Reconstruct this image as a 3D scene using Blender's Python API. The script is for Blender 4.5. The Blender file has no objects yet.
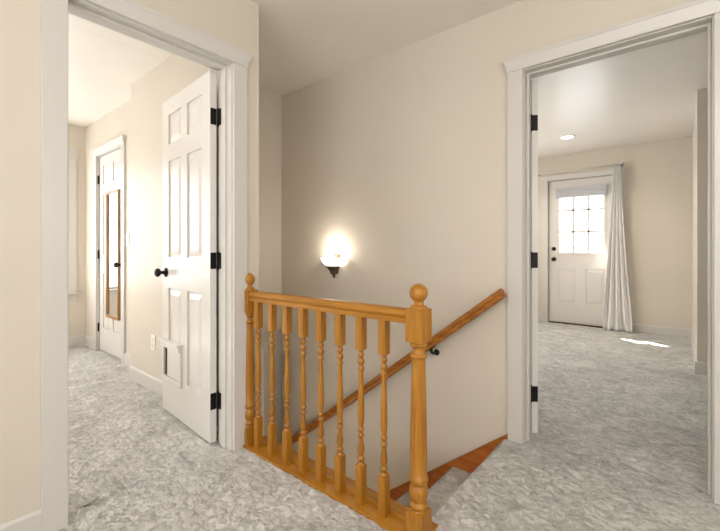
import bpy, bmesh, math, random
from mathutils import Vector, Matrix, noise
random.seed(7)
S = bpy.context.scene
COL = S.collection
PI = math.pi

# ------------------------------------------------------------------ camera, world, sun, exposure
cam_d = bpy.data.cameras.new('camera'); cam = bpy.data.objects.new('camera', cam_d); COL.objects.link(cam)
cam_d.sensor_width = 36; cam_d.lens = 19.3; cam_d.shift_y = -0.0215; cam_d.clip_start = 0.02
cam.location = (0, 0, 1.058); cam.rotation_euler = (PI/2, 0, math.radians(39.64))
S.camera = cam
S.view_settings.view_transform = 'Standard'; S.view_settings.look = 'None'
S.view_settings.gamma = 1; S.view_settings.use_curve_mapping = False
S.view_settings.exposure = 0.05
W = bpy.data.worlds.new('sky'); S.world = W; W.use_nodes = True
bg = W.node_tree.nodes['Background']
bg.inputs[0].default_value = (0.97, 0.98, 1.0, 1); bg.inputs[1].default_value = 5.5
sd = bpy.data.lights.new('sun', 'SUN'); sd.energy = 70; sd.angle = math.radians(0.6); sd.color = (1, .95, .86)
so = bpy.data.objects.new('sun', sd); COL.objects.link(so)
so.rotation_euler = Vector((0.73, -0.60, -1.01)).to_track_quat('-Z', 'Y').to_euler()

def portal(loc, direction, sx, sy):
    d = bpy.data.lights.new('window_portal', 'AREA'); d.shape = 'RECTANGLE'; d.size = sx; d.size_y = sy
    d.cycles.is_portal = True
    o = bpy.data.objects.new('window_portal', d); COL.objects.link(o)
    o.location = loc; o.rotation_euler = Vector(direction).to_track_quat('-Z', 'Z').to_euler()
portal((-5.28, .49, 1.34), (1, 0, 0), 1.42, 1.46)      # bedroom end window
portal((-3.4, -2.14, 1.4), (0, 1, 0), 1.8, 1.4)        # added bedroom side window
portal((-1.07, 6.25, 1.46), (0, -1, 0), .6, .92)       # glazed door
portal((-2.74, 4.1, 1.35), (1, 0, 0), 2.6, 1.5)       # added far room side window
portal((-.2, -1.94, 1.4), (0, 1, 0), 2.2, 1.5)         # added hall window behind
portal((2.04, .2, 1.45), (-1, 0, 0), 2.0, 1.0)          # added hall window right

# ------------------------------------------------------------------ materials
def mat(name, color, rough=.6, metal=0, spec=.5, emit=None, estr=0):
    m = bpy.data.materials.new(name); m.use_nodes = True
    b = m.node_tree.nodes['Principled BSDF']
    b.inputs['Base Color'].default_value = (*color, 1); b.inputs['Roughness'].default_value = rough
    b.inputs['Metallic'].default_value = metal; b.inputs['Specular IOR Level'].default_value = spec
    if emit: b.inputs['Emission Color'].default_value = (*emit, 1); b.inputs['Emission Strength'].default_value = estr
    return m
def nd(m, t, **kw):
    n = m.node_tree.nodes.new(t)
    for k, v in kw.items():
        if k in n.inputs: n.inputs[k].default_value = v
        else: setattr(n, k, v)
    return n
def paint(name, color, rough=.55, spec=.4, scale=140, bump=.05, var=.02):
    m = mat(name, color, rough, spec=spec); nt = m.node_tree; L = nt.links; b = nt.nodes['Principled BSDF']
    tc = nd(m, 'ShaderNodeTexCoord'); n = nd(m, 'ShaderNodeTexNoise', Scale=scale, Detail=3.0)
    bp = nd(m, 'ShaderNodeBump', Strength=bump, Distance=.004)
    L.new(tc.outputs['Object'], n.inputs['Vector']); L.new(n.outputs['Fac'], bp.inputs['Height']); L.new(bp.outputs[0], b.inputs['Normal'])
    n2 = nd(m, 'ShaderNodeTexNoise', Scale=1.7, Detail=2.0); L.new(tc.outputs['Object'], n2.inputs['Vector'])
    r = nd(m, 'ShaderNodeValToRGB'); r.color_ramp.elements[0].position = .3; r.color_ramp.elements[1].position = .7
    r.color_ramp.elements[0].color = (*[c*(1-var) for c in color], 1); r.color_ramp.elements[1].color = (*[min(1, c*(1+var)) for c in color], 1)
    L.new(n2.outputs['Fac'], r.inputs[0]); L.new(r.outputs[0], b.inputs['Base Color'])
    return m
M = {}
M['wall'] = paint('cream_wall_paint', (.63, .575, .49), .42, .35)
M['ceiling'] = paint('ceiling_paint', (.80, .76, .70), .32, .7, bump=.04)
M['trim'] = paint('white_trim_paint', (.60, .575, .54), .3, .45, bump=.003, var=.005)
M['door'] = paint('white_door_paint', (.66, .63, .59), .28, .5, bump=.02)
M['black'] = mat('black_iron', (.012, .010, .009), .42, .6)
M['bronze'] = paint('dark_bronze', (.07, .045, .028), .45, bump=.2)
M['steel'] = mat('hinge_pin_steel', (.35, .34, .33), .3, 1)
M['plastic'] = mat('white_plastic', (.80, .78, .73), .35)
M['curtain'] = paint('curtain_cloth', (.86, .84, .82), .95, .1, scale=500, bump=.02)
M['shade'] = paint('cell_shade_cloth', (.50, .50, .52), .9, .1, scale=300, bump=.2)
M['gold'] = paint('gilt_brown_wood', (.30, .16, .05), .35, .5, scale=60, bump=.2, var=.2)
M['mirror'] = mat('mirror_silver', (.92, .92, .92), .02, 1)
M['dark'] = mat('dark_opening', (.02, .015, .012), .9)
M['flap'] = mat('vinyl_flap', (.62, .58, .52), .3)
M['concrete'] = paint('outside_soffit', (.5, .48, .45), .9)
M['olive'] = M['wall']

def wood(name, c0, c1, c2, rough=.42, axis='Z'):
    m = mat(name, c1, rough, spec=.5); nt = m.node_tree; L = nt.links; b = nt.nodes['Principled BSDF']
    tc = nd(m, 'ShaderNodeTexCoord'); mp = nd(m, 'ShaderNodeMapping')
    sc = {'Z': (14, 14, 1.1), 'X': (1.1, 14, 14)}[axis]
    mp.inputs['Scale'].default_value = sc
    L.new(tc.outputs['Object'], mp.inputs['Vector'])
    n = nd(m, 'ShaderNodeTexNoise', Scale=3.2, Detail=6.0, Distortion=1.2); L.new(mp.outputs[0], n.inputs['Vector'])
    r = nd(m, 'ShaderNodeValToRGB'); e = r.color_ramp.elements
    e[0].position = .32; e[0].color = (*c0, 1); e[1].position = .68; e[1].color = (*c2, 1)
    k = e.new(.5); k.color = (*c1, 1)
    L.new(n.outputs['Fac'], r.inputs[0]); L.new(r.outputs[0], b.inputs['Base Color'])
    bp = nd(m, 'ShaderNodeBump', Strength=.12, Distance=.002); L.new(n.outputs['Fac'], bp.inputs['Height']); L.new(bp.outputs[0], b.inputs['Normal'])
    return m
M['oak'] = wood('honey_oak', (.29, .112, .006), (.36, .150, .010), (.43, .190, .018))
M['oak_x'] = wood('honey_oak_rail', (.29, .112, .006), (.36, .150, .010), (.43, .190, .018), axis='X')
M['red_oak'] = wood('red_stained_oak', (.30, .075, .010), (.42, .115, .014), (.50, .16, .025), axis='X')
M['hand_oak'] = wood('handrail_oak', (.24, .070, .007), (.34, .118, .012), (.42, .165, .022), axis='X')

def carpet(name, c0, c1):
    m = mat(name, c0, 1, spec=.05); nt = m.node_tree; L = nt.links; b = nt.nodes['Principled BSDF']
    b.inputs['Sheen Weight'].default_value = .25; b.inputs['Sheen Roughness'].default_value = .6
    tc = nd(m, 'ShaderNodeTexCoord')
    big = nd(m, 'ShaderNodeTexNoise', Scale=3.4, Detail=6.0, Roughness=.66, Distortion=2.2)
    tuft = nd(m, 'ShaderNodeTexNoise', Scale=60.0, Detail=5.0, Roughness=.8)
    mid = nd(m, 'ShaderNodeTexNoise', Scale=16.0, Detail=4.0, Roughness=.7, Distortion=.8)
    for q in (big, tuft, mid): L.new(tc.outputs['Object'], q.inputs['Vector'])
    a = nd(m, 'ShaderNodeMath', operation='MULTIPLY'); a.inputs[1].default_value = .44; L.new(big.outputs['Fac'], a.inputs[0])
    a2 = nd(m, 'ShaderNodeMath', operation='MULTIPLY_ADD'); a2.inputs[1].default_value = .32; L.new(tuft.outputs['Fac'], a2.inputs[0]); L.new(a.outputs[0], a2.inputs[2])
    a3 = nd(m, 'ShaderNodeMath', operation='MULTIPLY_ADD'); a3.inputs[1].default_value = .24; L.new(mid.outputs['Fac'], a3.inputs[0]); L.new(a2.outputs[0], a3.inputs[2])
    nap = nd(m, 'ShaderNodeTexNoise', Scale=24.0, Detail=6.0, Roughness=.7, Distortion=.6); nmp = nd(m, 'ShaderNodeMapping'); nmp.inputs['Scale'].default_value = (1, 1.7, 1); nmp.inputs['Rotation'].default_value = (0, 0, .6)
    L.new(tc.outputs['Object'], nmp.inputs['Vector']); L.new(nmp.outputs[0], nap.inputs['Vector'])
    rg = nd(m, 'ShaderNodeMath', operation='SUBTRACT'); rg.inputs[1].default_value = .41; L.new(nap.outputs['Fac'], rg.inputs[0])
    ab = nd(m, 'ShaderNodeMath', operation='MAXIMUM'); ab.inputs[1].default_value = 0; L.new(rg.outputs[0], ab.inputs[0])
    mr = nd(m, 'ShaderNodeMapRange'); mr.inputs[1].default_value = 0; mr.inputs[2].default_value = .09; mr.inputs[3].default_value = .0; mr.inputs[4].default_value = 1
    L.new(ab.outputs[0], mr.inputs[0])
    msk = nd(m, 'ShaderNodeTexNoise', Scale=2.0, Detail=2.0); L.new(tc.outputs['Object'], msk.inputs['Vector'])
    mk = nd(m, 'ShaderNodeMapRange'); mk.inputs[1].default_value = .45; mk.inputs[2].default_value = .6; mk.inputs[3].default_value = .02; mk.inputs[4].default_value = .075
    L.new(msk.outputs['Fac'], mk.inputs[0])
    cz = nd(m, 'ShaderNodeMath', operation='MULTIPLY_ADD'); L.new(mk.outputs[0], cz.inputs[1]); L.new(mr.outputs[0], cz.inputs[0]); L.new(a3.outputs[0], cz.inputs[2])
    cs = nd(m, 'ShaderNodeMath', operation='SUBTRACT'); cs.inputs[1].default_value = .045; L.new(cz.outputs[0], cs.inputs[0]); a3 = cs
    r = nd(m, 'ShaderNodeValToRGB'); e = r.color_ramp.elements
    e[0].position = .32; e[0].color = (*c0, 1); e[1].position = .65; e[1].color = (*c1, 1)
    L.new(a3.outputs[0], r.inputs[0]); L.new(r.outputs[0], b.inputs['Base Color'])
    bp3 = nd(m, 'ShaderNodeBump', Strength=.7, Distance=.008); L.new(mr.outputs[0], bp3.inputs['Height'])
    bp = nd(m, 'ShaderNodeBump', Strength=.8, Distance=.012); bp2 = nd(m, 'ShaderNodeBump', Strength=.7, Distance=.02)
    L.new(mid.outputs['Fac'], bp2.inputs['Height']); L.new(bp3.outputs[0], bp2.inputs['Normal']); L.new(bp2.outputs[0], bp.inputs['Normal'])
    L.new(tuft.outputs['Fac'], bp.inputs['Height']); L.new(bp.outputs[0], b.inputs['Normal'])
    return m
M['carpet'] = carpet('grey_plush_carpet', (.35, .33, .305), (.90, .88, .835))

def glass():
    m = bpy.data.materials.new('window_glass'); m.use_nodes = True; nt = m.node_tree; nt.nodes.clear()
    o = nt.nodes.new('ShaderNodeOutputMaterial'); mx = nt.nodes.new('ShaderNodeMixShader'); t = nt.nodes.new('ShaderNodeBsdfTransparent')
    g = nt.nodes.new('ShaderNodeBsdfGlossy'); g.inputs['Roughness'].default_value = .02
    mx.inputs[0].default_value = .07
    L = nt.links; L.new(t.outputs[0], mx.inputs[1]); L.new(g.outputs[0], mx.inputs[2]); L.new(mx.outputs[0], o.inputs[0])
    return m
M['glass'] = glass()
M['lit_glass'] = mat('lit_alabaster_glass', (.9, .86, .76), .5, emit=(1, .91, .76), estr=1.6)
M['lamp_lens'] = mat('lit_lamp_lens', (.9, .9, .9), .5, emit=(1, .93, .82), estr=6)

# ------------------------------------------------------------------ helpers
def box(bm, x0, x1, y0, y1, z0, z1, bev=0):
    vs = [bm.verts.new(p) for p in ((x0,y0,z0),(x1,y0,z0),(x1,y1,z0),(x0,y1,z0),(x0,y0,z1),(x1,y0,z1),(x1,y1,z1),(x0,y1,z1))]
    fs = [bm.faces.new([vs[i] for i in f]) for f in ((3,2,1,0),(4,5,6,7),(0,1,5,4),(1,2,6,5),(2,3,7,6),(3,0,4,7))]
    if bev:
        es = list({e for f in fs for e in f.edges})
        bmesh.ops.bevel(bm, geom=es, offset=bev, segments=2, affect='EDGES', profile=.6)
def prism(bm, poly, p0, p1, ax):
    """extrude a 2-D polygon along axis ax ('X' -> poly is (y,z); 'Y' -> (x,z); 'Z' -> (x,y))"""
    def P(a, b, t): return {'X': (t, a, b), 'Y': (a, t, b), 'Z': (a, b, t)}[ax]
    v0 = [bm.verts.new(P(a, b, p0)) for a, b in poly]; v1 = [bm.verts.new(P(a, b, p1)) for a, b in poly]
    n = len(poly)
    bm.faces.new(v0[::-1]); bm.faces.new(v1)
    for i in range(n): bm.faces.new((v0[i], v0[(i+1) % n], v1[(i+1) % n], v1[i]))
def lathe(bm, prof, c=(0, 0, 0), seg=20, axis='Z'):
    rings = []
    for z, r in prof:
        ring = []
        for i in range(seg):
            a = 2*PI*i/seg; p = (r*math.cos(a), r*math.sin(a), z)
            if axis == 'Y': p = (p[0], z, p[1])
            if axis == 'X': p = (z, p[0], p[1])
            ring.append(bm.verts.new((c[0]+p[0], c[1]+p[1], c[2]+p[2])))
        rings.append(ring)
    for a, b in zip(rings, rings[1:]):
        for i in range(seg): bm.faces.new((a[i], a[(i+1) % seg], b[(i+1) % seg], b[i])).smooth = True
    bm.faces.new(rings[0][::-1]); bm.faces.new(rings[-1])
def sphere(bm, c, r, seg=24, squash=1):
    prof = [(-r*squash*math.cos(PI*k/14), max(.0006, r*math.sin(PI*k/14))) for k in range(15)]
    lathe(bm, prof, c, seg)
def tube(bm, pts, r, seg=12):
    pts = [Vector(p) for p in pts]; rings = []
    for i, p in enumerate(pts):
        t = (pts[min(i+1, len(pts)-1)] - pts[max(i-1, 0)]).normalized()
        u = t.cross(Vector((0, 0, 1)));  u = u.normalized() if u.length > .01 else Vector((1, 0, 0)); w = t.cross(u).normalized()
        rings.append([bm.verts.new(p + r*(math.cos(2*PI*k/seg)*u + math.sin(2*PI*k/seg)*w)) for k in range(seg)])
    for a, b in zip(rings, rings[1:]):
        for i in range(seg): bm.faces.new((a[i], a[(i+1) % seg], b[(i+1) % seg], b[i])).smooth = True
    bm.faces.new(rings[0][::-1]); bm.faces.new(rings[-1])
def B(): return bmesh.new()
def obj(name, bm, m, parent=None, world=False):
    bmesh.ops.recalc_face_normals(bm, faces=bm.faces)
    me = bpy.data.meshes.new(name); bm.to_mesh(me); bm.free(); me.materials.append(M[m] if isinstance(m, str) else m)
    o = bpy.data.objects.new(name, me); COL.objects.link(o)
    if parent:
        o.parent = parent
        if world: me.transform(wm(parent).inverted())
    return o
def wm(o):
    m = Matrix.LocRotScale(o.location, o.rotation_euler, o.scale)
    return wm(o.parent) @ m if o.parent else m
def thing(name, label, cat, loc=(0,0,0), rz=0, group=None):
    o = bpy.data.objects.new(name, None); COL.objects.link(o); o.location = loc; o.rotation_euler = (0, 0, rz)
    o.empty_display_size = .1
    return tag(o, label, cat, group)
def tag(o, label, cat, group=None):
    o['label'] = label; o['category'] = cat
    if group: o['group'] = group
    return o
def struct(o, label=None):
    o['kind'] = 'structure'
    if label: o['label'] = label; 
    return o
def sroot(name, label, loc, rz=0):
    o = bpy.data.objects.new(name, None); COL.objects.link(o); o.location = loc; o.rotation_euler = (0, 0, rz); return struct(o, label)

H = 2.43
LOW = -2.7
# ------------------------------------------------------------------ walls
def wall(name, boxes, m='wall', label=None):
    bm = B()
    for b in boxes: box(bm, *b)
    return struct(obj(name, bm, m), label)
# hall left wall with bedroom doorway (opening y .415-1.15)
wall('wall_left', [(-1.94, -1.82, -1.8, .415, -.02, H), (-1.94, -1.82, 1.15, 1.307, -.02, H), (-1.94, -1.82, .415, 1.15, 2.06, H)], label='cream hall wall holding the left doorway')
# long wall beside the stairs with the doorway to the far room
wall('wall_right', [(-2.85, -.67, 2.20, 2.32, LOW, H), (.12, 1.9, 2.20, 2.32, -.3, H), (-.67, .12, 2.20, 2.32, 2.06, H), (-.67, .12, 2.2, 2.32, LOW, -.02)], label='long beige wall beside the stairs holding the right doorway')
wall('wall_stair_end', [(-2.85, -2.73, 1.307, 2.20, LOW, H)], label='narrow wall closing the far end of the stairwell')
wall('wall_stair_side', [(-3.37, -1.94, 1.25, 1.307, -.02, H), (-2.85, -.745, 1.187, 1.307, LOW, -.25)], label='cream bedroom wall behind the open panelled door')
bm = B(); prism(bm, [(-2.73, 2.2), (-2.73, 1.307), (-2.28, 1.307), (-2.28, 1.68)], -1.12, .36, 'Z')
struct(obj('wall_ledge', bm, 'wall'), 'angled boxed ledge low in the corner of the stairwell')
wall('wall_back', [(-1.94, -1.3, -1.92, -1.8, -.02, H), (.9, 1.9, -1.92, -1.8, -.02, H), (-1.3, .9, -1.92, -1.8, -.02, .65), (-1.3, .9, -1.92, -1.8, 2.15, H)])
wall('wall_hall_side', [(1.9, 2.02, -1.92, -.8, -.02, H), (1.9, 2.02, 1.2, 2.32, -.02, H), (1.9, 2.02, -.8, 1.2, -.02, .95), (1.9, 2.02, -.8, 1.2, 1.95, H)])
# bedroom
wall('wall_bedroom_closet', [(-5.26, -4.735, 1.37, 1.49, -.02, H), (-4.02, -3.49, 1.37, 1.49, -.02, H), (-4.735, -4.02, 1.37, 1.49, 2.06, H), (-4.9, -3.9, 1.9, 2.0, -.02, H),
      (-4.9, -4.8, 1.49, 1.9, -.02, H), (-3.9, -3.8, 1.49, 1.9, -.02, H), (-3.49, -3.37, 1.25, 1.49, -.02, H)], label='bright cream bedroom wall around the mirrored closet door')
wall('wall_bedroom_end', [(-5.26, -5.14, 1.20, 1.37, -.02, H), (-5.26, -5.14, -2.12, -.22, -.02, H), (-5.26, -5.14, -.22, 1.20, -.02, .60), (-5.26, -5.14, -.22, 1.20, 2.07, H)], label='shaded cream wall at the far end of the bedroom')
wall('wall_bedroom_side', [(-5.14, -4.3, -2.12, -2.0, -.02, H), (-2.5, -1.94, -2.12, -2.0, -.02, H), (-4.3, -2.5, -2.12, -2.0, -.02, .7), (-4.3, -2.5, -2.12, -2.0, 2.1, H), (-1.94, -1.82, -2.12, -1.8, -.02, H)])
# far room
wall('wall_far', [(-2.72, -1.505, 6.12, 6.24, -.02, H), (-.63, .23, 6.12, 6.24, -.02, H), (-1.505, -.63, 6.12, 6.24, 2.08, H)], label='cream wall of the far room with the glazed door')
wall('wall_far_side', [(.115, 1.7, 4.39, 6.12, -.02, H)], label='projecting cream wall at the right of the far room')
wall('wall_far_left', [(-2.72, -2.6, 2.32, 2.8, -.02, H), (-2.72, -2.6, 5.4, 6.12, -.02, H), (-2.72, -2.6, 2.8, 5.4, -.02, .60), (-2.72, -2.6, 2.8, 5.4, 2.10, H)])
wall('wall_far_right', [(1.7, 1.82, 2.32, 4.5, -.02, H)])
# ceilings
wall('ceiling', [(-2.85, 2.02, -1.92, 2.32, H, H+.1)], 'ceiling', 'flat pale ceiling over the hall and stairs')
wall('ceiling_bedroom', [(-5.26, -2.851, -2.12, 2.0, H, H+.1), (-2.851, -1.94, -2.12, -1.92, H, H+.1)], 'ceiling', 'bright ceiling of the bedroom')
wall('ceiling_far', [(-2.85, 1.82, 2.321, 6.24, H, H+.1)], 'ceiling', 'glossy ceiling of the far room')
wall('trim_outside_soffit', [(-3.2, 2.2, 6.241, 6.78, 2.32, 2.42)], 'concrete')
wall('trim_added_sun_hood', [(-3.75, -2.721, 2.4, 6.2, 2.15, 2.2)], 'concrete')  # unseen hood added to keep direct sun out of the far room side window

# ------------------------------------------------------------------ carpets
def carpet_floor(name, rects, step, amp, label, slabs):
    bm = B()
    for (x0, x1, y0, y1) in rects:
        nx = max(1, round((x1-x0)/step)); ny = max(1, round((y1-y0)/step)); g = []
        for i in range(nx+1):
            x = x0+(x1-x0)*i/nx; row = []
            for j in range(ny+1):
                y = y0+(y1-y0)*j/ny
                z = amp*(noise.noise((x*38, y*38, 0)) + .9*noise.noise((x*11, y*11, 3)) + .5*noise.noise((x*90, y*90, 8)))
                row.append(bm.verts.new((x, y, z)))
            g.append(row)
        for i in range(nx):
            for j in range(ny): bm.faces.new((g[i][j], g[i+1][j], g[i+1][j+1], g[i][j+1])).smooth = True
    o = obj(name, bm, 'carpet')
    bm = B(); bm.from_mesh(o.data)
    for s in slabs: box(bm, *s)
    bm.to_mesh(o.data); bm.free()
    return struct(o, label)
carpet_floor('floor', [(-1.90, -.752, -1.8, 1.29), (-.752, 1.9, -1.8, 2.26)], .0125, .0065, 'grey plush carpet of the hall landing',
             [(-1.94, -.752, -1.8, 1.30, -.25, -.016), (-.752, 1.9, -1.8, 2.26, -.25, -.016)])
carpet_floor('floor_bedroom', [(-5.14, -1.90, -2.0, 1.25), (-5.14, -3.49, 1.25, 1.37), (-4.735, -4.02, 1.37, 1.6)], .03, .004, 'grey carpet of the bedroom', [(-5.14, -1.94, -2.0, 1.25, -.2, -.02), (-5.14, -3.49, 1.25, 1.6, -.2, -.02)])
carpet_floor('floor_far', [(-2.6, .115, 2.26, 6.12), (.115, 1.7, 2.26, 4.39)], .03, .004, 'grey carpet of the far room', [(-2.6, 1.7, 2.26, 6.12, -.2, -.02)])
wall('floor_lower', [(-2.73, 1.0, 1.187, 2.2, LOW-.1, LOW)], 'carpet')

# ------------------------------------------------------------------ door casings
CW = .08
def casing(bm, w, h, y, s):
    """flat casing with flared cap on one wall face; y = face plane, s = direction away from the wall"""
    t = .018*s
    for x0, x1 in ((-.005-CW, -.005), (w+.005, w+.005+CW)):
        a, b = sorted((y, y+t)); box(bm, x0, x1, a, b, 0, h+.005, .0025)
    z0, z1, z2 = h+.005, h+.056, h+.074
    xo0, xo1 = -.008-CW, w+.008+CW
    def sect(z, ex, dp):
        return [bm.verts.new(p) for p in ((xo0-ex, y, z), (xo1+ex, y, z), (xo1+ex, y+dp*s, z), (xo0-ex, y+dp*s, z))]
    secs = [sect(z0, 0, .021), sect(z0+.012, .002, .023), sect(z0+.030, .005, .028), sect(z1, .012, .034), sect(z1+.004, .015, .037), sect(z2, .016, .038)]
    for a, b in zip(secs, secs[1:]):
        for i in range(4): bm.faces.new((a[i], a[(i+1) % 4], b[(i+1) % 4], b[i]))
    bm.faces.new(secs[0][::-1]); bm.faces.new(secs[-1])
def doorway(name, w, h, T, loc, rz, label, stop=None, back=True):
    bm = B(); casing(bm, w, h, 0, -1)
    if back: casing(bm, w, h, T, 1)
    box(bm, -.013, 0, 0, T, 0, h); box(bm, w, w+.013, 0, T, 0, h); box(bm, -.013, w+.013, 0, T, h, h+.013)
    if stop:
        a, b = stop
        box(bm, 0, .011, a, b, 0, h, .002); box(bm, w-.011, w, a, b, 0, h, .002); box(bm, .011, w-.011, a, b, h-.011, h, .002)
    o = obj(name, bm, 'trim'); o.location = loc; o.rotation_euler = (0, 0, rz); return struct(o, label)
doorway('trim_1', .705, 2.04, .12, (-1.82, .43, 0), PI/2, 'white casing with flared cap around the left doorway', (.045, .082))
doorway('trim_2', .76, 2.04, .12, (-.655, 2.20, 0), 0, 'white casing with flared cap around the right doorway', (.045, .082))
doorway('trim_3', .69, 2.04, .12, (-4.725, 1.37, 0), 0, 'white casing around the bedroom closet door', None, False)
doorway('trim_4', .835, 2.065, .12, (-1.487, 6.12, 0), 0, 'cream casing around the glazed outside door', None, False)

# baseboards
def baseboard(name, runs, label=None, h=.105, t=.014):
    bm = B()
    for (ax, p, s, a, b) in runs:     # ax 'X': runs along x on plane y=p facing s
        poly = [(p, 0), (p+s*t, 0), (p+s*t, h-.012), (p+s*t*.45, h), (p, h)]
        prism(bm, poly, a, b, ax)
    return struct(obj(name, bm, 'trim'), label)
baseboard('baseboard_left', [('Y', -1.82, 1, -1.8, .345)], 'white baseboard left of the left doorway')
baseboard('baseboard_right', [('X', 2.20, -1, .192, 1.9)])
baseboard('baseboard_bedroom', [('X', 1.25, -1, -3.49, -1.96), ('Y', -3.49, -1, 1.25, 1.37), ('X', 1.37, -1, -3.95, -3.49), ('X', 1.37, -1, -5.14, -4.81), ('Y', -5.14, 1, -2.0, 1.37)], 'white baseboards round the bedroom')
baseboard('baseboard_far', [('X', 6.12, -1, -2.6, -1.573), ('X', 6.12, -1, -.566, .115), ('Y', .115, -1, 4.39, 6.12), ('X', 4.39, -1, .10, 1.7)], 'cream baseboards round the far room')

# ------------------------------------------------------------------ doors
def leaf(bm, w, h, t, cols, rows, skip=()):
    """cols: list of (x0,x1) openings, rows: list of (z0,z1); solid stiles and rails round them, raised panels inside"""
    y0, y1 = 0, t
    xs = [0]+[v for c in cols for v in c]+[w]; zs = [0]+[v for r in rows for v in r]+[h]
    box(bm, 0, xs[1], y0, y1, 0, h); box(bm, xs[-2], w, y0, y1, 0, h)
    for k in range(0, len(zs), 2): box(bm, xs[1], xs[-2], y0, y1, zs[k], zs[k+1])
    for ri, (a, b) in enumerate(rows):
        if (ri in skip): continue
        for k in range(2, len(xs)-2, 2): box(bm, xs[k], xs[k+1], y0, y1, a, b)
        for (c, d) in cols:
            e = .010
            box(bm, c, d, y0+e, y1-e, a, b)
            for yy, s in ((y0, 1), (y1, -1)):      # raised field: sloping border
                m1, m2 = .010, .042
                o1 = [bm.verts.new(p) for p in ((c+m1, yy+s*e, a+m1), (d-m1, yy+s*e, a+m1), (d-m1, yy+s*e, b-m1), (c+m1, yy+s*e, b-m1))]
                o2 = [bm.verts.new(p) for p in ((c+m2, yy+s*.002, a+m2), (d-m2, yy+s*.002, a+m2), (d-m2, yy+s*.002, b-m2), (c+m2, yy+s*.002, b-m2))]
                for i in range(4): bm.faces.new((o1[i], o1[(i+1) % 4], o2[(i+1) % 4], o2[i]))
                bm.faces.new(o2)
def knob(parent, x, y, z, s, m='black', name='knob', r=.027):
    bm = B()
    prof = [(0, .030), (.004, .032), (.008, .028), (.010, .012), (.030, .010), (.036, .016), (.045, r), (.058, r+.001), (.066, r*.75), (.070, .004)]
    lathe(bm, [(q*s, rr) for q, rr in prof], (x, y, z), 24, 'Y'); return obj(name, bm, m, parent)
def hinge(parent, z, boxes_world, pivot, label=None):
    bm = B(); hh = .0445
    for (x0, x1, y0, y1) in boxes_world: box(bm, x0, x1, y0, y1, z-hh, z+hh, .0005)
    for k in range(5):
        a = z-hh+k*.0178; lathe(bm, [(a+.0006, .0062), (a+.0172, .0062)], (pivot[0], pivot[1], 0), 12)
    lathe(bm, [(z-hh-.007, .002), (z-hh-.004, .005), (z-hh, .0058)], (pivot[0], pivot[1], 0), 12)
    lathe(bm, [(z+hh, .0058), (z+hh+.004, .005), (z+hh+.007, .002)], (pivot[0], pivot[1], 0), 12)
    return obj('hinge', bm, 'black', parent, world=True)
SIX = [(.24, .80), (1.00, 1.62), (1.73, 1.92)]

# bedroom door, swung open into the bedroom
ANG = math.radians(175.9)
d1 = sroot('door_1', 'white six-panel bedroom door standing open with a pet flap', (-1.954, 1.126, .012), ANG)
w1 = .70; bm = B(); leaf(bm, w1, 2.02, .035, [(.105, .305), (.395, .595)], SIX); obj('panelled_leaf', bm, 'door', d1)
knob(d1, w1-.065, .035, .90, 1); knob(d1, w1-.065, 0, .90, -1)
hx, hy = -1.950, 1.134
ca, sa = math.cos(ANG), math.sin(ANG)
for z in (1.785, 1.0, .235):
    h1 = hinge(d1, z, [(-1.942, -1.906, 1.132, 1.1348)], (hx, hy))
    bm = B(); box(bm, -.0025, 0, .002, .034, z-.0445-.012, z+.0445-.012); p = obj('hinge_plate', bm, 'black', d1)
# pet flap (thing part with sub-parts)
fx0, fx1, fz0, fz1 = .375, .675, .205, .455
bm = B(); y = .033; D = .024
box(bm, fx0, fx1, y, y+D, fz1-.035, fz1, .004); box(bm, fx0, fx1, y, y+D*.7, fz0, fz0+.03, .004)
box(bm, fx0, fx0+.04, y, y+D*.7, fz0+.03, fz1-.035, .004); box(bm, fx1-.035, fx1, y, y+D*.7, fz0+.03, fz1-.035, .004)
box(bm, fx0-.008, fx1+.008, y, y+D+.012, fz1, fz1+.014, .003)
pf = obj('pet_flap', bm, 'door', d1)
bm = B(); box(bm, fx0+.04, fx1-.035, .034, .0375, fz0+.03, fz1-.035); obj('opening', bm, 'dark', pf)  # hole is not cut: dark sheet stands in for the shade inside
bm = B(); box(bm, fx0+.041, fx1-.085, .040, .045, fz0+.034, fz1-.037, .001); obj('flap', bm, 'door', pf)

# bedroom closet door, closed
d2 = sroot('door_2', 'closed white closet door at the far end of the bedroom', (-4.715, 1.385, .012), 0)
bm = B(); leaf(bm, .672, 2.02, .035, [(.10, .295), (.377, .572)], SIX); obj('panelled_leaf', bm, 'door', d2)
knob(d2, .655-.03, 0, .905, -1)
for z in (1.785, 1.0, .235):
    bm = B(); box(bm, -.012, .004, -.018, -.004, z-.045, z+.045, .003); obj('hinge', bm, 'black', d2)
bm = B(); box(bm, -.0099, -.001, .0, .03, 0, 2.02); obj('gap_shade_weather_strip', bm, 'dark', d2)  # dark strip stands in for the shadow in the hinge-side gap

# door of the right doorway, folded back into the far room
A3 = math.radians(126)
d3 = sroot('door_3', 'white door folded back behind the left jamb of the right doorway', (-.653, 2.327, .012), A3)
bm = B(); 
leaf(bm, .75, 2.02, .035, [(.11, .33), (.42, .64)], SIX)
for v in bm.verts: v.co.y -= .035
obj('panelled_leaf', bm, 'door', d3)
knob(d3, .69, 0, .90, 1); knob(d3, .69, -.035, .90, -1)
for z in (1.785, 1.0, .235):
    hinge(d3, z, [(-.6548, -.652, 2.285, 2.319)], (-.655, 2.331))
    bm = B(); box(bm, -.0025, 0, -.034, -.002, z-.0565, z+.0325, .0005); obj('hinge_plate', bm, 'black', d3)

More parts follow.
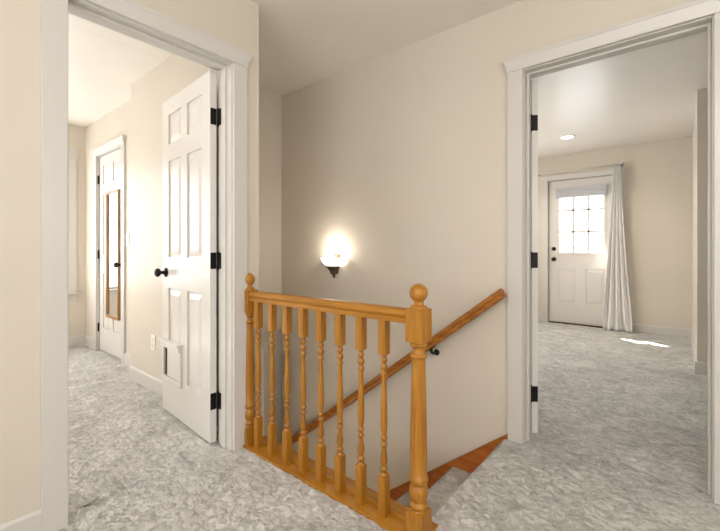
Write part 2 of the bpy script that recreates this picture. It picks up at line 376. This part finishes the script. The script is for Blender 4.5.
# glazed outside door
d4 = sroot('door_4', 'white outside door with a nine-pane window in the far room', (-1.480, 6.150, .02), 0)
w4 = .82; bm = B()
leaf(bm, w4, 2.04, .044, [(.125, .350), (.470, .695)], [(.28, .77), (.99, 1.91)], skip=(1,))
obj('panelled_leaf', bm, 'door', d4)
bm = B(); g0, g1, q0, q1 = .125, .695, .99, 1.91
for (a, b, c, d) in ((g0-.02, g1+.02, q0-.02, q0+.012), (g0-.02, g1+.02, q1-.012, q1+.02), (g0-.02, g0+.012, q0+.012, q1-.012), (g1-.012, g1+.02, q0+.012, q1-.012)):
    box(bm, a, b, -.010, 0, c, d, .003)
for k in (1, 2):
    x = g0+(g1-g0)*k/3; box(bm, x-.014, x+.014, -.004, .026, q0, q1, .002)
    z = q0+(q1-q0)*k/3; box(bm, g0, g1, -.004, .026, z-.014, z+.014, .002)
wf = obj('window_grille', bm, 'door', d4)
bm = B(); box(bm, g0, g1, .030, .034, q0, q1); obj('glass_pane', bm, 'glass', d4)
knob(d4, .065, 0, .905, -1, r=.024)
bm = B(); lathe(bm, [(0, .027), (-.008, .028), (-.014, .022), (-.018, .006)], (.065, 0, 1.055), 20, 'Y'); box(bm, .062, .068, -.030, -.014, 1.040, 1.070, .001); obj('deadbolt', bm, 'black', d4)
bm = B(); box(bm, -.006, .825, -.028, .089, -.045, -.002); obj('threshold', bm, 'bronze', d4)
bm = B(); box(bm, -.0065, 0, .004, .044, 0, 2.04); box(bm, -.0065, w4+.006, .004, .044, 2.04, 2.0445); box(bm, -.006, w4+.008, .0445, .060, -.02, .02); obj('gap_shade_weather_strip', bm, 'dark', d4)

# ------------------------------------------------------------------ windows (window_1 shows in the mirror; the rest are added out of view for daylight)
def window(name, loc, rz, w, z0, z1, label=None, T=.12):
    """local x along wall, y into the wall"""
    r = sroot(name, label, loc, rz)
    bm = B()
    box(bm, -.085, 0, -.018, 0, z0-.0, z1, .002); box(bm, w, w+.085, -.018, 0, z0, z1, .002); box(bm, -.10, w+.10, -.024, 0, z1, z1+.10, .002)
    box(bm, 0, .02, 0, T, z0, z1); box(bm, w-.02, w, 0, T, z0, z1); box(bm, .02, w-.02, 0, T, z1-.02, z1)
    box(bm, -.085, w+.085, -.016, 0, z0-.11, z0-.02, .002)
    obj('window_frame', bm, 'trim', r)
    bm = B(); box(bm, -.12, w+.12, -.065, T*.6, z0-.022, z0, .004); obj('window_sill', bm, 'trim', r)
    bm = B(); s = .022
    box(bm, .02, .02+s, .06, .09, z0, z1-.02); box(bm, w-.02-s, w-.02, .06, .09, z0, z1-.02)
    box(bm, .02+s, w-.02-s, .06, .09, z0, z0+s); box(bm, .02+s, w-.02-s, .06, .09, z1-.02-s, z1-.02)
    obj('sash', bm, 'trim', r)
    bm = B(); box(bm, .02+s, w-.02-s, .072, .077, z0+s, z1-.02-s); obj('pane', bm, 'glass', r)
window('window_1', (-5.14, -.22, 0), PI/2, 1.42, .60, 2.07, 'bright bedroom window seen in the mirror, its sill end beside the corner')
window('added_window_2', (-2.5, -2.0, 0), PI, 1.8, .70, 2.10)  # unseen window added to brighten the bedroom
window('added_window_3', (-2.6, 2.8, 0), PI/2, 2.6, .60, 2.10)  # unseen window, added large to brighten the far room
window('added_window_4', (.9, -1.8, 0), PI, 2.2, .65, 2.15)  # unseen window added behind the camera for hall daylight
window('added_window_5', (1.9, 1.2, 0), -PI/2, 2.0, .95, 1.95)  # second added hall window, also out of view

# ------------------------------------------------------------------ stairs
RISE, RUN, X0 = .262, .312, -.745
st = thing('staircase', 'grey carpeted stairs going down behind the oak railing', 'stairs', (X0, 1.75, 0))
bm = B(); lathe(bm, [(1.327, .019), (2.186, .019)], (X0-.004, 0, -.019), 20, 'Y'); box(bm, X0-.02, X0-.008, 1.327, 2.18, -.24, -.02)
obj('landing_nosing', bm, 'carpet', st, True)
for i in range(1, 7):
    zt = -RISE*i; xb = X0-RUN*(i-1)-.008; xf = max(X0-RUN*i, -2.73)
    bm = B(); box(bm, xf, xb, 1.327, 2.178, zt-.30, zt); lathe(bm, [(1.327, .019), (2.178, .019)], (xf, 0, zt-.019), 16, 'Y')
    for v in bm.verts:
        v.co.z += .003*noise.noise(v.co*20)
    obj('step', bm, 'carpet', st, True)
bm = B(); box(bm, -2.728, X0-RUN*6, 1.327, 2.178, -RISE*7-.3, -RISE*7); obj('step', bm, 'carpet', st, True)
# skirt board along the right wall
sl = .79
def skz(x): return .024+sl*(x+.752)
bm = B(); prism(bm, [(-.742, .020), (-.742, -.40), (-2.72, skz(-2.72)-.45), (-2.72, skz(-2.72)-.01), (-.76, skz(-.76)-.008)], 2.180, 2.1995, 'Y')
obj('skirt_board', bm, 'red_oak', st, True)
bm = B(); prism(bm, [(-.742, .030), (-.742, .022), (-2.72, skz(-2.72)-.012), (-2.72, skz(-2.72))], 2.176, 2.1995, 'Y')
obj('skirt_cap', bm, 'hand_oak', st, True)

# ------------------------------------------------------------------ railing round the stairwell
RY = 1.2375
rl = thing('stair_railing', 'honey oak railing with turned balusters and a ball-topped newel', 'railing', (-1.28, RY, 0))
hw = .036
def newel_bm(cx, half=False):
    bm = B()
    box(bm, cx-hw, cx+hw, RY-hw, RY+hw, .0122, .100, .003)
    prof = [(.098, .034), (.103, .0255), (.109, .0255), (.113, .0325), (.120, .0350), (.127, .0325), (.131, .0260), (.137, .0265), (.147, .0325), (.160, .0355), (.173, .0355), (.186, .0325), (.194, .027),
            (.199, .0265), (.203, .0325), (.210, .0350), (.220, .0350), (.227, .0325), (.231, .0295), (.30, .0318), (.40, .0308), (.50, .0286), (.60, .0262), (.655, .0250),
            (.660, .0252), (.662, .0295), (.669, .0320), (.676, .0295), (.678, .0235), (.690, .0225), (.701, .0235), (.703, .0300), (.710, .0325), (.716, .0300), (.718, .026), (.722, .026)]
    lathe(bm, prof, (cx, RY, 0), 28)
    box(bm, cx-hw, cx+hw, RY-hw, RY+hw, .720, .842, .003)
    lathe(bm, [(.840, .034), (.846, .0335), (.851, .030), (.855, .021), (.860, .0185), (.872, .0195)], (cx, RY, 0), 28)
    return bm
def cut(bm, x):
    bmesh.ops.recalc_face_normals(bm, faces=bm.faces)
    g = bmesh.ops.bisect_plane(bm, geom=bm.verts[:]+bm.edges[:]+bm.faces[:], plane_co=(x, 0, 0), plane_no=(-1, 0, 0), clear_outer=True)
    bmesh.ops.holes_fill(bm, edges=[e for e in g['geom_cut'] if isinstance(e, bmesh.types.BMEdge)])
NX = -.744
nw = obj('newel_post', newel_bm(NX), 'oak', rl, True)
bm = B(); sphere(bm, (NX, RY, .899), .0345, 32); obj('ball_finial', bm, 'oak', nw, True)
bm = newel_bm(-1.814); cut(bm, -1.8195); nh = obj('newel_post', bm, 'oak', rl, True); nh['label'] = 'half newel post fixed against the wall'
bm = B(); sphere(bm, (-1.814, RY, .899), .0335, 32); cut(bm, -1.8195); obj('ball_finial', bm, 'oak', nh, True)
# top rail
half = [(.0, .838), (.012, .8375), (.022, .834), (.0285, .826), (.0295, .817), (.0265, .809), (.0215, .8055), (.0205, .802), (.0235, .797), (.0235, .784)]
poly = [(RY+a, b) for a, b in half]+[(RY-a, b) for a, b in half[::-1][:-1]]
bm = B(); prism(bm, poly, -1.785, NX-hw+.001, 'X'); obj('top_rail', bm, 'oak_x', rl, True)
# floor board with a raised strip behind the balusters
bm = B(); box(bm, -1.818, NX+hw-.001, RY-.046, RY+.0725, -.02, .012, .003); box(bm, -1.818, NX+hw-.001, RY+.0725, RY+.087, -.25, .012, .003); obj('floor_board', bm, 'oak_x', rl, True)
bm = B(); prism(bm, [(RY+.019, .0121), (RY+.019, .020), (RY+.024, .024), (RY+.080, .024), (RY+.085, .020), (RY+.085, .0121)], -1.782, NX-hw-.001, 'X'); obj('back_strip', bm, 'oak_x', rl, True)
# balusters
def baluster_bm(cx):
    bm = B(); q = .0172
    box(bm, cx-q, cx+q, RY-q, RY+q, .0122, .168, .0012)
    prof = [(.166, .0160), (.174, .0158), (.177, .0088), (.184, .0088), (.187, .0135), (.193, .0148), (.199, .0135), (.202, .0092), (.208, .0100), (.222, .0140), (.236, .0142), (.256, .0110), (.276, .0082),
            (.281, .0082), (.284, .0128), (.290, .0138), (.296, .0128), (.299, .0085), (.305, .0085), (.308, .0128), (.314, .0138), (.320, .0128), (.323, .0090), (.332, .0105), (.352, .0138), (.380, .0142), (.43, .0130), (.50, .0108), (.556, .0092),
            (.561, .0125), (.567, .0138), (.573, .0125), (.576, .0085), (.583, .0085), (.586, .0132), (.595, .0146), (.604, .0132), (.607, .0082), (.614, .0082), (.618, .0125), (.625, .0135), (.631, .0120), (.634, .0090), (.640, .0115), (.648, .0160)]
    lathe(bm, prof, (cx, RY, 0), 20)
    box(bm, cx-q, cx+q, RY-q, RY+q, .646, .786, .0012)
    return bm
bp0 = None
for k in range(8):
    cx = -.902-.118*k
    if bp0 is None:
        bp0 = obj('baluster', baluster_bm(cx), 'oak', rl, True)
    else:
        c = bp0.copy(); COL.objects.link(c); c.parent = rl; c.location.x = -.118*k
# ------------------------------------------------------------------ handrail on the wall
hr = thing('wall_handrail', 'oak handrail sloping down the stairwell wall on black brackets', 'handrail', (-1.6, 2.13, .1))
HY = 2.128; slope = .775; ux = Vector((1, 0, slope)).normalized(); un = Vector((-ux.z, 0, ux.x))
E1 = Vector((-.745, HY, .826)); E0 = E1 - ux*((2.50-.725)/ux.x)
sec = [(.0, .026), (.013, .0255), (.023, .021), (.028, .012), (.028, .004), (.023, -.002), (.0205, -.006), (.023, -.011), (.022, -.022), (.016, -.027)]
sec = sec+[(-a, b) for a, b in sec[::-1] if a > 0]
bm = B(); r0 = [bm.verts.new(E0+Vector((0, a, 0))+un*b) for a, b in sec]; r1 = [bm.verts.new(E1+Vector((0, a, 0))+un*b) for a, b in sec]
for i in range(len(sec)): bm.faces.new((r0[i], r0[(i+1) % len(sec)], r1[(i+1) % len(sec)], r1[i]))
bm.faces.new(r0[::-1]); bm.faces.new(r1); obj('rail', bm, 'hand_oak', hr, True)
for x in (-1.205, -2.42):
    p = E1 + ux*((x-E1.x)/ux.x) - un*.027
    bm = B()
    tube(bm, [p+Vector((0, 0, -.001)), p+Vector((0, .002, -.022)), p+Vector((0, .018, -.034)), p+Vector((0, .045, -.040)), (p.x, 2.197, p.z-.040)], .0085)
    lathe(bm, [(2.186, .011), (2.192, .018), (2.1985, .020)], (p.x, 0, p.z-.040), 20, 'Y')
    q = [bm.verts.new(p+ux*a+Vector((0, b, 0))+un*c) for a, b, c in ((-.03, -.012, 0), (.03, -.012, 0), (.03, .012, 0), (-.03, .012, 0), (-.03, -.012, -.004), (.03, -.012, -.004), (.03, .012, -.004), (-.03, .012, -.004))]
    for f in ((0,1,2,3), (7,6,5,4), (0,4,5,1), (1,5,6,2), (2,6,7,3), (3,7,4,0)): bm.faces.new([q[i] for i in f])
    obj('bracket', bm, 'black', hr, True)

# ------------------------------------------------------------------ wall sconce
SX, SZ = -2.06, .99
sc = thing('wall_sconce', 'lit bowl wall sconce with a dark bronze finial above the railing', 'wall lamp', (SX, 2.2, SZ))
def half_bowl(bm, prof, cy, seg=28, closed_y=2.199):
    rings = []
    for z, r in prof:
        rings.append([bm.verts.new((SX+r*math.cos(a), cy-r*.95*math.sin(a), SZ+z)) for a in [PI*k/seg for k in range(seg+1)]])
    for a, b in zip(rings, rings[1:]):
        for i in range(seg): bm.faces.new((a[i], a[i+1], b[i+1], b[i])).smooth = True
bm = B(); half_bowl(bm, [(-.066, .012), (-.064, .045), (-.055, .078), (-.038, .103), (-.018, .117), (0, .122), (.006, .126), (.008, .121), (0, .116), (-.018, .111), (-.038, .097), (-.055, .072), (-.060, .040), (-.061, .012)], 2.196)
obj('glass_bowl', bm, 'lit_glass', sc, True)
bm = B(); half_bowl(bm, [(-.055, .066), (-.066, .064), (-.073, .050), (-.085, .046), (-.092, .034), (-.105, .028), (-.112, .030), (-.118, .020), (-.126, .010), (-.134, .0115), (-.142, .008), (-.150, .0015)], 2.17)
box(bm, SX-.024, SX+.024, 2.172, 2.1985, SZ-.115, SZ-.062, .005)
obj('bronze_fitter', bm, 'bronze', sc, True)
bm = B(); box(bm, SX-.035, SX+.035, 2.186, 2.1985, SZ-.07, SZ+.04, .004); obj('backplate', bm, 'bronze', sc, True)
bm = B(); lathe(bm, [(-.035, .008), (-.02, .012), (.0, .024), (.018, .029), (.035, .024), (.046, .008)], (SX, 2.135, SZ+.0), 20)
obj('bulb', bm, mat('lit_bulb', (1, 1, 1), .4, emit=(1, .91, .76), estr=14), sc, True)
bm = B(); box(bm, SX+.100, SX+.106, 2.13, 2.136, SZ-.003, SZ+.013, .001); obj('bowl_clip', bm, 'bronze', sc, True)
ld = bpy.data.lights.new('sconce_glow', 'POINT'); ld.energy = 2.4; ld.color = (1, .90, .76); ld.shadow_soft_size = .03
lo = bpy.data.objects.new('sconce_glow', ld); COL.objects.link(lo); lo.location = (SX, 2.12, SZ+.075)

wl = thing('added_stair_lamp', 'small added lit lamp, out of view, low on the side wall of the stairwell', 'wall lamp', (-2.12, 1.307, -.55))  # added lamp with no known source, lifts the dim stairwell walls
bm = B(); lathe(bm, [(.0005, .05), (.010, .05), (.014, .03)], (0, 0, 0), 24, 'Y'); obj('backplate', bm, 'bronze', wl)
bm = B(); sphere(bm, (0, .045, 0), .032, 24); obj('glass_globe', bm, 'lit_glass', wl)
wd = bpy.data.lights.new('added_stair_light', 'POINT'); wd.energy = 3; wd.color = (1, .84, .66); wd.shadow_soft_size = .04
wo = bpy.data.objects.new('added_stair_light', wd); COL.objects.link(wo); wo.location = (-2.12, 1.43, -.55)
# ------------------------------------------------------------------ bedroom: mirror, outlet, switch
mr = thing('wall_mirror', 'tall narrow mirror in a brown gilt frame hung on the closet door', 'mirror', (-4.27, 1.37, .38))
mx0, mx1, mz0, mz1, my = -4.455, -4.115, .385, 1.64, 1.3845
bm = B(); f = .028
for b in ((mx0, mx1, mz0, mz0+f), (mx0, mx1, mz1-f, mz1), (mx0, mx0+f, mz0+f, mz1-f), (mx1-f, mx1, mz0+f, mz1-f)): box(bm, b[0], b[1], my-.026, my, b[2], b[3], .004)
obj('frame', bm, 'gold', mr, True)
bm = B(); box(bm, mx0+f-.002, mx1-f+.002, my-.012, my-.004, mz0+f-.002, mz1-f+.002); obj('mirror_glass', bm, 'mirror', mr, True)
def plate(name, label, cat, x, z, y=1.25, kind='outlet'):
    t = thing(name, label, cat, (x, y, z)); bm = B(); box(bm, -.035, .035, -.006, -.0002, -.058, .058, .002); obj('cover_plate', bm, 'plastic', t)
    if kind == 'outlet':
        for s in (-1, 1):
            bm = B(); box(bm, -.016, .016, -.0085, -.0055, s*.022-.013, s*.022+.013, .002)
            o = obj('socket', bm, 'plastic', t)
            bm = B(); box(bm, -.007, -.005, -.0092, -.0084, s*.022-.004, s*.022+.005); box(bm, .005, .007, -.0092, -.0084, s*.022-.004, s*.022+.005); obj('slot', bm, 'dark', o)
    else:
        bm = B(); box(bm, -.005, .005, -.016, -.005, -.004, .010, .001); obj('toggle', bm, 'plastic', t)
plate('wall_outlet', 'white electrical outlet low on the bedroom wall beside the open door', 'outlet', -3.06, .36)
plate('light_switch', 'white light switch on the bedroom wall beside the closet door', 'light switch', -3.90, 1.15, 1.37, 'switch')
plate('wall_outlet', 'white electrical outlet left of the glazed door in the far room', 'outlet', -1.66, .40, 6.12)

# ------------------------------------------------------------------ far room: shade, rod, curtain, ceiling light
sh = thing('window_shade', 'grey cellular shade raised over the top of the door window', 'window shade', (-1.07, 6.13, 1.80))
bm = B(); x0, x1 = -1.385, -.755
prism(bm, [(6.1395, 1.945), (6.102, 1.945), (6.102, 1.915), (6.1395, 1.915)], x0, x1, 'X'); obj('headrail', bm, 'shade', sh, True)
bm = B(); pts = []
n = 8
for k in range(n+1): pts.append((6.108 if k % 2 == 0 else 6.100, 1.915-.095*k/n))
prism(bm, pts+[(6.134 if k % 2 == 0 else 6.139, 1.915-.095*k/n) for k in range(n, -1, -1)], x0+.004, x1-.004, 'X'); obj('pleated_cloth', bm, 'shade', sh, True)
bm = B(); box(bm, x0+.002, x1-.002, 6.104, 6.136, 1.803, 1.820, .003); obj('bottom_rail', bm, 'shade', sh, True)
rd = thing('curtain_rod', 'thin white curtain rod above the glazed door', 'curtain rod', (-1.0, 6.02, 2.17))
bm = B(); lathe(bm, [(-1.62, .008), (-.575, .008)], (0, 6.02, 2.17), 14, 'X'); obj('rod', bm, 'trim', rd, True)
for x in (-1.63, -.565):
    bm = B(); sphere(bm, (x, 6.02, 2.17), .016, 16); obj('finial', bm, 'steel', rd, True)
for x in (-1.60, -.59):
    bm = B(); box(bm, x-.006, x+.006, 6.02, 6.118, 2.160, 2.168, .001); box(bm, x-.012, x+.012, 6.112, 6.1195, 2.155, 2.19, .001); obj('bracket', bm, 'steel', rd, True)
bm = B(); nz, nx = 60, 140; g = []
for j in range(nz+1):
    v = j/nz; z = 2.150-2.140*v
    sp = v**1.35
    xa = -.672+(-.806+.672)*sp - .0; xb = -.585+(-.462+.585)*(v**1.7); row = []
    A = .022+.040*min(1, v*1.3)
    for i in range(nx+1):
        u = i/nx
        ph = 2*PI*4*u + .4*math.sin(3*v+2*u) + .8
        yy = 6.020 - A*math.sin(ph) - .006*v*math.sin(2*ph+1) + .006*noise.noise((u*4, v*2, 1))
        xx = xa+(xb-xa)*u + .016*v*math.sin(2*ph)
        if v > .93: xx += (v-.93)*.35*math.sin(9*u+1); yy -= (v-.93)*.5*(.5+.5*math.sin(7*u))
        row.append(bm.verts.new((xx, yy, z)))
    g.append(row)
for j in range(nz):
    for i in range(nx): bm.faces.new((g[j][i], g[j][i+1], g[j+1][i+1], g[j+1][i])).smooth = True
cu = obj('curtain', bm, 'curtain'); md = cu.modifiers.new('thick', 'SOLIDIFY'); md.thickness = .003
tag(cu, 'pale grey floor-length curtain gathered at the right of the glazed door', 'curtain')
cl = thing('recessed_light', 'small round recessed ceiling light lit in the far room', 'ceiling light', (-1.05, 5.21, H))
bm = B()
def ring(bm, prof, c, seg=32):
    rs = [[bm.verts.new((c[0]+r*math.cos(2*PI*i/seg), c[1]+r*math.sin(2*PI*i/seg), c[2]+z)) for i in range(seg)] for z, r in prof]
    for a, b in zip(rs, rs[1:]+rs[:1]):
        for i in range(seg): bm.faces.new((a[i], a[(i+1) % seg], b[(i+1) % seg], b[i]))
ring(bm, [(-.0005, .066), (-.0005, .095), (-.006, .092), (-.008, .070)], (0, 0, 0)); obj('trim_ring', bm, 'plastic', cl)
bm = B(); lathe(bm, [(-.0052, .067), (-.0008, .067)], (0, 0, 0), 32); obj('lens', bm, 'lamp_lens', cl)
sp = bpy.data.lights.new('recessed_light_beam', 'SPOT'); sp.energy = 45; sp.spot_size = 2.4; sp.spot_blend = .6; sp.color = (1, .92, .8); sp.shadow_soft_size = .06
sb = bpy.data.objects.new('recessed_light_beam', sp); COL.objects.link(sb); sb.location = (-1.05, 5.21, H-.02)
bl = thing('added_ceiling_lamp', 'added round white flush ceiling lamp, out of view in the bedroom', 'ceiling light', (-3.3, -.6, H))  # lamp added out of view to raise the bedroom brightness
bm = B(); lathe(bm, [(-.0005, .16), (-.02, .16), (-.03, .14)], (0, 0, 0), 32); obj('base', bm, 'plastic', bl)
bm = B(); lathe(bm, [(-.03, .135), (-.06, .125), (-.085, .09), (-.10, .04), (-.103, .004)], (0, 0, 0), 32); obj('glass_bowl', bm, 'lit_glass', bl)
bp = bpy.data.lights.new('added_bedroom_light', 'POINT'); bp.energy = 14; bp.color = (1, .92, .8); bp.shadow_soft_size = .15
bo = bpy.data.objects.new('added_bedroom_light', bp); COL.objects.link(bo); bo.location = (-3.3, -.6, H-.3)
# unseen ceiling lamp added behind the camera to brighten the hall
hl = thing('added_ceiling_lamp', 'added round white flush ceiling lamp, out of view in the hall', 'ceiling light', (.5, -.5, H))
bm = B(); lathe(bm, [(-.0005, .16), (-.02, .16), (-.03, .14)], (0, 0, 0), 32); obj('base', bm, 'plastic', hl)
bm = B(); lathe(bm, [(-.03, .135), (-.06, .125), (-.085, .09), (-.10, .04), (-.103, .004)], (0, 0, 0), 32); obj('glass_bowl', bm, 'lit_glass', hl)
hp = bpy.data.lights.new('added_hall_light', 'POINT'); hp.energy = 40; hp.color = (1, .9, .76); hp.shadow_soft_size = .15
ho = bpy.data.objects.new('added_hall_light', hp); COL.objects.link(ho); ho.location = (.5, -.5, H-.28)
